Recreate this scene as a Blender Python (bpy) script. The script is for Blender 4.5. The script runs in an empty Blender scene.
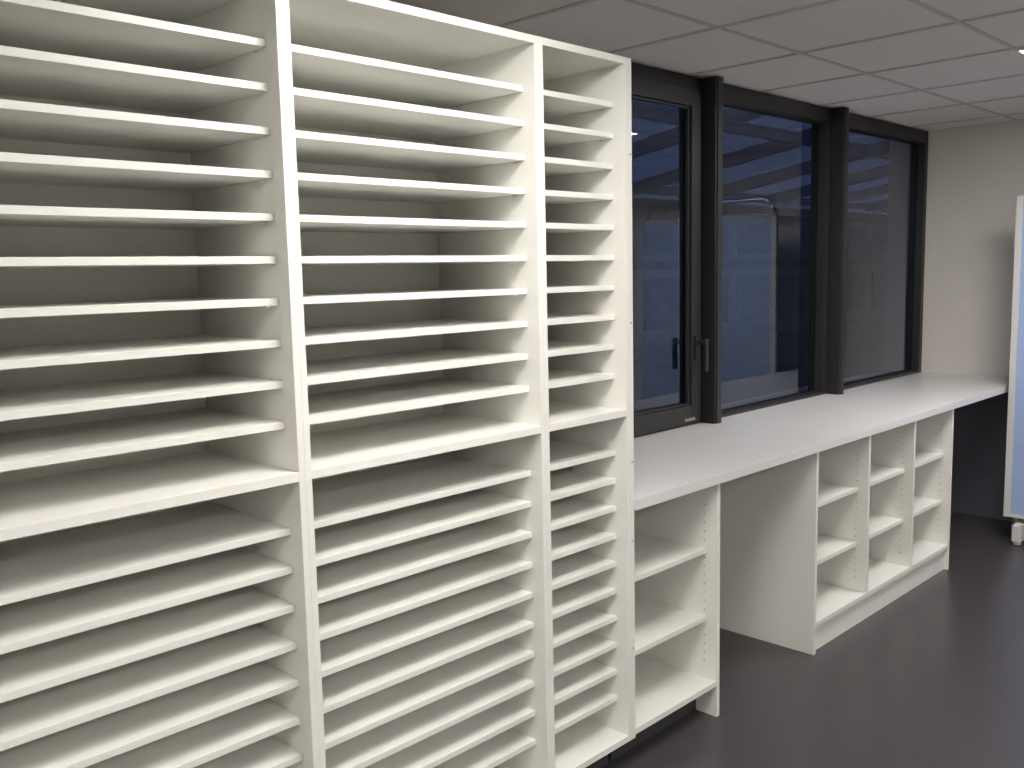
import bpy, bmesh, math
from mathutils import Vector, Matrix
sc=bpy.context.scene
try:
    sc.view_settings.view_transform='Standard'; sc.view_settings.look='None'
except Exception as e: print(e)

# ---------------- materials ----------------
def mat(name,col,rough=.5,metal=0,noise=0,nscale=20,bump=0,bscale=200,spec=.5):
    m=bpy.data.materials.new(name); m.use_nodes=True; nt=m.node_tree; b=nt.nodes['Principled BSDF']
    b.inputs['Roughness'].default_value=rough; b.inputs['Metallic'].default_value=metal
    b.inputs['Specular IOR Level'].default_value=spec
    tc=nt.nodes.new('ShaderNodeTexCoord')
    n=nt.nodes.new('ShaderNodeTexNoise'); n.inputs['Scale'].default_value=nscale; n.inputs['Detail'].default_value=4
    nt.links.new(tc.outputs['Object'],n.inputs['Vector'])
    r=nt.nodes.new('ShaderNodeValToRGB')
    k=noise
    r.color_ramp.elements[0].position=.3; r.color_ramp.elements[1].position=.7
    r.color_ramp.elements[0].color=tuple(c*(1-k) for c in col[:3])+(1,)
    r.color_ramp.elements[1].color=tuple(min(1,c*(1+k)) for c in col[:3])+(1,)
    nt.links.new(n.outputs['Fac'],r.inputs['Fac']); nt.links.new(r.outputs['Color'],b.inputs['Base Color'])
    if bump:
        n2=nt.nodes.new('ShaderNodeTexNoise'); n2.inputs['Scale'].default_value=bscale; n2.inputs['Detail'].default_value=3
        nt.links.new(tc.outputs['Object'],n2.inputs['Vector'])
        bp=nt.nodes.new('ShaderNodeBump'); bp.inputs['Strength'].default_value=bump; bp.inputs['Distance'].default_value=.002
        nt.links.new(n2.outputs['Fac'],bp.inputs['Height']); nt.links.new(bp.outputs['Normal'],b.inputs['Normal'])
    return m
M_white=mat('white_laminate',(.86,.86,.82,1),.38,noise=.012,nscale=6,bump=.04,bscale=600)
M_counter=mat('white_worktop',(.80,.79,.80,1),.28,noise=.012,nscale=8,bump=.04,bscale=500)
M_hole=mat('drilled_hole',(.20,.20,.18,1),.8)
M_wall=mat('painted_wall',(.74,.70,.65,1),.85,noise=.03,nscale=3,bump=.15,bscale=150)
M_plate=mat('wall_plate_plastic',(.76,.72,.67,1),.6)
M_dark=mat('dark_grey',(.13,.135,.17,1),.6,noise=.04,nscale=4)
M_plinth=mat('dark_plinth_laminate',(.06,.06,.065,1),.5,noise=.04,nscale=4)
M_floor=mat('grey_linoleum',(.068,.061,.067,1),.30,noise=.05,nscale=12)
M_tile=mat('ceiling_tile',(.84,.81,.78,1),.9,noise=.05,nscale=120,bump=.35,bscale=260)
M_tbar=mat('ceiling_tbar',(.62,.60,.57,1),.6)
M_frame=mat('anthracite_aluminium',(.022,.021,.020,1),.42,noise=.05,nscale=30,bump=.03)
M_seal=mat('rubber_seal',(.006,.006,.006,1),.6)
M_alu=mat('brushed_aluminium',(.45,.46,.48,1),.35,metal=.9,noise=.04,nscale=60)
M_board=mat('whiteboard_blue_white',(.42,.54,.84,1),.25,noise=.03,nscale=2)
M_plastic=mat('white_plastic',(.72,.72,.72,1),.4)
M_fac=mat('outside_facade',(.17,.19,.23,1),.8,noise=.15,nscale=1.5)
M_facd=mat('outside_facade_dark',(.10,.115,.15,1),.5,noise=.2,nscale=2)
M_steel=mat('canopy_steel',(.26,.30,.37,1),.5,noise=.05,nscale=5)
M_ground=mat('outside_ground',(.12,.12,.13,1),.9,noise=.2,nscale=1)
def emis(name,col,s):
    m=bpy.data.materials.new(name); m.use_nodes=True; nt=m.node_tree; nt.nodes.clear()
    e=nt.nodes.new('ShaderNodeEmission'); e.inputs[0].default_value=col; e.inputs[1].default_value=s
    o=nt.nodes.new('ShaderNodeOutputMaterial'); nt.links.new(e.outputs[0],o.inputs[0]); return m
M_lamp=emis('led_diffuser',(1,.96,.90,1),31)
def glass():
    m=bpy.data.materials.new('window_glass'); m.use_nodes=True; nt=m.node_tree; nt.nodes.clear()
    t=nt.nodes.new('ShaderNodeBsdfTransparent'); t.inputs[0].default_value=(.70,.76,.86,1)
    g=nt.nodes.new('ShaderNodeBsdfGlossy'); g.inputs['Roughness'].default_value=.012; g.inputs[0].default_value=(.86,.90,1,1)
    f=nt.nodes.new('ShaderNodeFresnel'); f.inputs[0].default_value=1.5
    mu=nt.nodes.new('ShaderNodeMath'); mu.operation='MULTIPLY'; mu.inputs[1].default_value=1.85; mu.use_clamp=True
    x=nt.nodes.new('ShaderNodeMixShader'); o=nt.nodes.new('ShaderNodeOutputMaterial')
    L=nt.links.new; L(f.outputs[0],mu.inputs[0]); L(mu.outputs[0],x.inputs[0]); L(t.outputs[0],x.inputs[1]); L(g.outputs[0],x.inputs[2]); L(x.outputs[0],o.inputs[0])
    return m
M_glass=glass()

# ---------------- mesh helper ----------------
class B:
    def __init__(s,name,mats,parent=None,bevel=.0008):
        s.n=name; s.m=mats; s.bm=bmesh.new(); s.p=parent; s.bv=bevel; s.rc=True
    def box(s,x0,x1,y0,y1,z0,z1,mi=0):
        r=bmesh.ops.create_cube(s.bm,size=1)
        for v in r['verts']:
            v.co=Vector(((x0+x1)/2+v.co.x*(x1-x0),(y0+y1)/2+v.co.y*(y1-y0),(z0+z1)/2+v.co.z*(z1-z0)))
        for f in {f for v in r['verts'] for f in v.link_faces}: f.material_index=mi
    def cyl(s,c,axis,r,h,mi=0,seg=12):
        rr=bmesh.ops.create_cone(s.bm,cap_ends=True,segments=seg,radius1=r,radius2=r,depth=h)
        R={'x':Matrix.Rotation(math.pi/2,4,'Y'),'y':Matrix.Rotation(math.pi/2,4,'X'),'z':Matrix()}[axis]
        for v in rr['verts']: v.co=(R@v.co)+Vector(c)
        for f in {f for v in rr['verts'] for f in v.link_faces}: f.material_index=mi
    def tube(s,pts,r,mi=0,seg=10):
        rings=[]
        n=len(pts); pts=[Vector(p) for p in pts]
        for i,p in enumerate(pts):
            t=(pts[min(i+1,n-1)]-pts[max(i-1,0)]).normalized()
            a=Vector((1,0,0)) if abs(t.x)<.9 else Vector((0,0,1))
            u=t.cross(a).normalized(); w=t.cross(u)
            rings.append([s.bm.verts.new(p+r*(math.cos(k*2*math.pi/seg)*u+math.sin(k*2*math.pi/seg)*w)) for k in range(seg)])
        for a,b in zip(rings,rings[1:]):
            for k in range(seg):
                f=s.bm.faces.new((a[k],a[(k+1)%seg],b[(k+1)%seg],b[k])); f.material_index=mi
        s.bm.faces.new(rings[0]).material_index=mi; s.bm.faces.new(rings[-1][::-1]).material_index=mi
    def quad(s,pts,mi=0):
        s.bm.faces.new([s.bm.verts.new(p) for p in pts]).material_index=mi
    def done(s):
        if s.rc: bmesh.ops.recalc_face_normals(s.bm,faces=s.bm.faces)
        me=bpy.data.meshes.new(s.n); s.bm.to_mesh(me); s.bm.free()
        for m in s.m: me.materials.append(m)
        o=bpy.data.objects.new(s.n,me); bpy.context.collection.objects.link(o)
        if s.p: o.parent=s.p
        if s.bv:
            md=o.modifiers.new('bevel','BEVEL'); md.width=s.bv; md.segments=2; md.limit_method='ANGLE'; md.angle_limit=math.radians(50)
        return o
def empty(n):
    e=bpy.data.objects.new(n,None); bpy.context.collection.objects.link(e); return e

# ---------------- dimensions ----------------
ZC=2.446; YW=.653; XF=6.20; XN=-3.0; YR=-5.0
ZT=2.228; ZM=1.166
# ---------------- room ----------------
b=B('floor',[M_floor],bevel=0); b.box(XN-.2,XF+.2,YR-.2,YW+.25,-.1,0); b.done()
b=B('ceiling',[M_tile],bevel=0); b.box(XN-.2,XF+.2,YR-.2,YW+.25,ZC+.006,ZC+.12); b.done()
LAMPS=[(4.13,-1.07),(1.13,-1.07),(-1.27,-1.67),(4.13,-3.47),(1.13,-3.47),(-1.27,-3.47)]
b=B('ceiling_grid',[M_tbar],bevel=0)
x=3.53-.6*10
while x<XF:
    if x>XN: b.box(x-.008,x+.008,YR,YW,ZC,ZC+.0059)
    x+=.6
y=.13
while y>YR:
    b.box(XN,XF,y-.008,y+.008,ZC+.0002,ZC+.0057); y-=.6
b.done()
b=B('wall_far',[M_wall],bevel=0); b.box(XF,XF+.2,YR-.2,YW+.25,0,ZC+.006); b.done()
b=B('wall_near',[M_wall],bevel=0); b.box(XN-.2,XN,YR-.2,YW+.25,0,ZC+.006); b.done()
b=B('wall_right',[M_wall],bevel=0); b.box(XN,XF,YR-.2,YR,0,ZC+.006); b.done()
WX0=2.42
b=B('wall_left',[M_wall],bevel=0)
b.box(XN,WX0,YW,YW+.25,0,ZC+.006); b.box(WX0,XF,YW,YW+.25,0,.9); b.done()
b=B('trim_1',[M_dark],bevel=0); b.box(XF-.012,XF,.01,YW,0,.862); b.done()  # plain dark grey sheet over the far wall below the worktop
b=B('baseboard_far',[M_dark]); b.box(XF-.012,XF,YR,.01,0,.07); b.done()
b=B('baseboard_left',[M_dark]); b.box(2.80,XF-.012,YW-.012,YW,0,.07); b.done()

# ---------------- windows ----------------
def window(i,x0,x1,opening=False):
    e=empty('window_%d'%i); zt=ZC; zb=.901
    y0,y1=YW,YW+.09
    b=B('frame',[M_frame,M_seal],e,.002)
    fw=.045; gb=.916 if not opening else .925
    b.box(x0,x0+fw,y0,y1,zb,zt); b.box(x1-fw,x1,y0,y1,zb,zt)
    b.box(x0+fw,x1-fw,y0,y1,zt-.075,zt); b.box(x0+fw,x1-fw,y0,y1,zb,gb)
    b.done()
    gx0,gx1,gz0,gz1=x0+fw,x1-fw,gb,zt-.075; gy=y0+.05
    if opening:
        s=B('sash',[M_frame,M_seal],e,.003); w=.072; a0,a1,c0,c1=gx0-.012,gx1+.016,gz0-.012,gz1+.016
        ys0,ys1=y0-.018,y0+.055
        s.box(a0,a0+w,ys0,ys1,c0,c1); s.box(a1-w,a1,ys0,ys1,c0,c1)
        s.box(a0+w,a1-w,ys0,ys1,c1-w,c1); s.box(a0+w,a1-w,ys0,ys1,c0,c0+w+.01)
        for (p,q,r,t) in ((a0+w,a0+w+.012,c0+w,c1-w),(a1-w-.012,a1-w,c0+w,c1-w),(a0+w+.012,a1-w-.012,c0+w+.01,c0+w+.02),(a0+w+.012,a1-w-.012,c1-w-.012,c1-w)):
            s.box(p,q,ys0+.012,ys0+.03,r,t,0)
        s.done()
        h=B('handle',[M_frame],e,.003); hx=a1-.036; hz=1.25
        h.box(hx-.016,hx+.016,ys0-.010,ys0,hz-.05,hz+.06)
        h.cyl((hx,ys0-.028,hz+.03),'y',.011,.04)
        h.box(hx-.011,hx+.011,ys0-.058,ys0-.042,hz-.10,hz+.045)
        h.done()
        k=B('hinge',[M_alu],e,.002); k.box(a1-.13,a1-.05,ys0-.004,ys0,c0+.012,c0+.026); k.done()
        gx0,gx1,gz0,gz1=a0+w,a1-w,c0+w,c1-w; gy=ys0+.034
    g=B('glass',[M_glass],e,0); g.rc=False; g.quad([(gx0,gy,gz0),(gx1,gy,gz0),(gx1,gy,gz1),(gx0,gy,gz1)]); g.done()
    q=B('gasket',[M_seal],e,0)
    t=.006
    for (p,r,c,d) in ((gx0,gx0+t,gz0,gz1),(gx1-t,gx1,gz0,gz1),(gx0+t,gx1-t,gz0,gz0+t),(gx0+t,gx1-t,gz1-t,gz1)):
        q.box(p,r,gy-.006,gy+.006,c,d)
    q.done()
window(1,WX0,3.622,True); window(2,3.682,4.862); window(3,4.922,XF)
for i,(a,c) in enumerate(((3.622,3.682),(4.862,4.922))):
    b=B('trim_%d'%(i+2),[M_frame],bevel=.002)
    b.box(a,c,YW-.072,YW+.11,.9006,ZC); b.box(a+.012,c-.012,YW-.078,YW-.072,.9006,ZC); b.done()

# ---------------- tall pigeonhole cabinets ----------------
T=.0165
up=[2.106-.0901*k for k in range(10)]
lo=[1.0555-.0887*k for k in range(10)]
ZB=.117
def tall(x0,x1,cheek=None):
    b=B('pigeonhole_shelving_cabinet',[M_white,M_hole,M_plinth])
    D=.42
    b.box(x0,x0+T,0,D,ZB,ZT); b.box(x1-T,x1,0,D,ZB,ZT)
    a,c=x0+T,x1-T
    b.box(a,c,0,D,ZT-.02,ZT)
    b.box(a,c,0,D-.012,ZM,ZM+.021)
    b.box(a,c,0,D-.012,ZB,.137)
    b.box(x0,x1,.10,D,0,ZB,2)
    b.box(a,c,D-.012,D,.137,ZT-.02)
    for z in up+lo:
        b.box(a+.0008,c-.0008,.0436,D-.013,z-.016,z)
        for xx in (a+.004,c-.004):
            b.cyl((xx,.085,z-.0185),'x',.0025,.008)
    if cheek:
        b.box(cheek[0],cheek[1],0,.60,ZB,ZT)
        for z in (.42,.77,1.02,1.45,1.95): b.cyl(((cheek[0]+cheek[1])/2,-.0003,z),'y',.003,.001,1,8)
    return b.done()
tall(-.4802,.3062); tall(.3062,1.0906); tall(1.0906,1.8637); tall(1.8637,2.2445,(2.2453,2.2629))
# ---------------- low open cabinets ----------------
def holes(b,xf,side,zs,ys):
    for y in ys:
        for z in zs:
            b.cyl((xf+side*.0004,y,z),'x',.0026,.0008,1,8)
zs=[.20+.032*k for k in range(19)]
CT=.900; CB=.864; CC=CB-.0005
b=B('low_open_cabinet',[M_white,M_hole,M_plinth])
x0,x1=2.2632,2.7734
b.box(x1-.018,x1,.012,.60,0,CC)
b.box(x0,x1-.018,.012,.585,ZB,.137); b.box(x0,x1-.018,.10,.115,0,ZB,2)
b.box(x0,x1-.018,.585,.60,0,CC)
for z in (.62,.37):
    b.box(x0+.001,x1-.019,.055,.584,z-.018,z)
holes(b,x1-.018,-1,zs,(.065,.50))
b.done()
b=B('low_open_cabinet',[M_white,M_hole])
xs=[3.4878,3.9874,4.4869,4.9869]; t=.018
b.box(xs[0],xs[0]+t,.012,.60,0,CC)
b.box(xs[3]-t,xs[3],.012,.60,0,CC)
b.box(xs[0]+t,xs[3]-t,.012,.585,ZB,.137)
b.box(xs[0]+t,xs[3]-t,.03,.046,0,ZB)
b.box(xs[0]+t,xs[3]-t,.585,.60,0,CC)
for x in xs[1:3]: b.box(x-t/2,x+t/2,.012,.585,.137,CC)
edges=[(xs[0]+t,xs[1]-t/2),(xs[1]+t/2,xs[2]-t/2),(xs[2]+t/2,xs[3]-t)]
for a,c in edges:
    for z in (.62,.37): b.box(a+.001,c-.001,.055,.584,z-.018,z)
    holes(b,c,-1,zs,(.065,.50))
b.done()
b=B('worktop',[M_counter],bevel=.0015)
b.box(2.2635,XF-.001,-.006,YW-.001,CB,CT); b.done()

# ---------------- wall plate ----------------
b=B('blank_wall_plate',[M_plate],bevel=.003); b.box(XF-.010,XF,.34,.42,1.29,1.37); b.box(XF-.012,XF-.010,.35,.41,1.30,1.36); b.done()

# ---------------- mobile whiteboard (right edge) ----------------
e=empty('mobile_whiteboard')
bx=5.70; ya=-.03; yb=-1.25; zt=1.97
b=B('panel',[M_board,M_plastic],e,.002)
b.box(bx,bx+.022,yb+.035,ya-.035,.17,zt-.02)
b.box(bx-.004,bx+.026,ya-.035,ya,.15,zt,1); b.box(bx-.004,bx+.026,yb,yb+.035,.15,zt,1)
b.box(bx-.004,bx+.026,yb+.035,ya-.035,.15,.17,1); b.box(bx-.004,bx+.026,yb+.035,ya-.035,zt-.02,zt,1); b.done()
b=B('tube_frame',[M_alu],e,0)
tz=2.07
pts=[(bx+.05,ya-.05,.06)]
R=.09
pts.append((bx+.05,ya-.05,tz-R))
for k in range(1,9):
    a=k/8*math.pi/2; pts.append((bx+.05,ya-.05-R+R*math.cos(a),tz-R+R*math.sin(a)))
m=[(p[0],(ya+yb)-p[1],p[2]) for p in pts]
b.tube(pts+m[::-1],.018); b.done()
b=B('feet',[M_plastic],e,.006)
for y in (ya-.085,yb+.085):
    b.box(bx-.05,bx+.40,y-.025,y+.025,.02,.12)
    for xx in (bx-.02,bx+.37): b.cyl((xx,y,.01),'z',.02,.02,0,16)
b.done()

# ---------------- luminaires ----------------
for (a,p) in LAMPS:
    c=a+.6; q=p+.6
    b=B('ceiling_panel_light',[M_plastic,M_lamp],bevel=0)
    f=.012; z0=ZC-.008
    b.box(a,c,p,p+f,z0,ZC-.0003); b.box(a,c,q-f,q,z0,ZC-.0003); b.box(a,a+f,p+f,q-f,z0,ZC-.0003); b.box(c-f,c,p+f,q-f,z0,ZC-.0003)
    b.box(a+f,c-f,p+f,q-f,z0+.003,ZC-.0003,1); b.done()

# ---------------- outside ----------------
b=B('ground_outside',[M_ground],bevel=0); b.box(-20,60,YW+.4,50,-1.2,-1.0); b.done()
b=B('neighbouring_building',[M_fac,M_facd],bevel=0)
b.box(-5,60,17,24,-1.0,3.6,0)
b.box(-5,60,16.7,17,1.6,1.9,1); b.box(-5,60,16.7,17,3.6,3.9,1)
for i in range(22):
    x=-4+i*2.9
    b.box(x,x+2.2,16.95,17.0,-.4,1.3,1); b.box(x,x+2.2,16.95,17,2.1,3.3,1)
b.done()
b=B('outdoor_canopy',[M_steel],bevel=0)
for k in range(14):
    x=1.0+k*1.8
    v=[(x,1.2,3.5),(x+.07,1.2,3.5),(x+.07,6.0,2.75),(x,6.0,2.75)]
    lo_=[(p[0],p[1],p[2]-.16) for p in v]
    b.quad(v); b.quad(lo_)
    b.quad([v[0],v[3],lo_[3],lo_[0]]); b.quad([v[1],v[2],lo_[2],lo_[1]])
for yy,zz in ((1.2,3.5),(3.6,3.12),(6.0,2.75)): b.box(0,26,yy-.04,yy+.04,zz-.12,zz)
for k in range(6): b.box(3.4+k*4.2,3.54+k*4.2,5.93,6.07,-1.0,2.7)
b.done()
w=bpy.data.worlds.new('dusk'); sc.world=w; w.use_nodes=True; nt=w.node_tree
bg=nt.nodes['Background']; bg.inputs[1].default_value=1
tc=nt.nodes.new('ShaderNodeTexCoord'); sp=nt.nodes.new('ShaderNodeSeparateXYZ'); rp=nt.nodes.new('ShaderNodeValToRGB')
nt.links.new(tc.outputs['Generated'],sp.inputs[0]); nt.links.new(sp.outputs['Z'],rp.inputs[0]); nt.links.new(rp.outputs[0],bg.inputs[0])
rp.color_ramp.elements[0].color=(.026,.042,.092,1); rp.color_ramp.elements[1].color=(.012,.022,.055,1); rp.color_ramp.elements[1].position=.6

# ---------------- camera ----------------
y,p,r=[math.radians(v) for v in (45.0171,6.8311,1.2653)]
F=Vector((math.cos(p)*math.cos(y),math.cos(p)*math.sin(y),-math.sin(p)))
R0=Vector((math.sin(y),-math.cos(y),0)); U0=R0.cross(F)
R=math.cos(r)*R0-math.sin(r)*U0; U=math.cos(r)*U0+math.sin(r)*R0
cd=bpy.data.cameras.new('camera'); cam=bpy.data.objects.new('camera',cd); bpy.context.collection.objects.link(cam)
cd.sensor_width=36; cd.sensor_fit='HORIZONTAL'; cd.lens=929.0/1024*36; cd.clip_start=.02
mw=Matrix((R,U,-F)).transposed().to_4x4(); mw.translation=Vector((0,-1.7378,1.6091)); cam.matrix_world=mw
sc.camera=cam
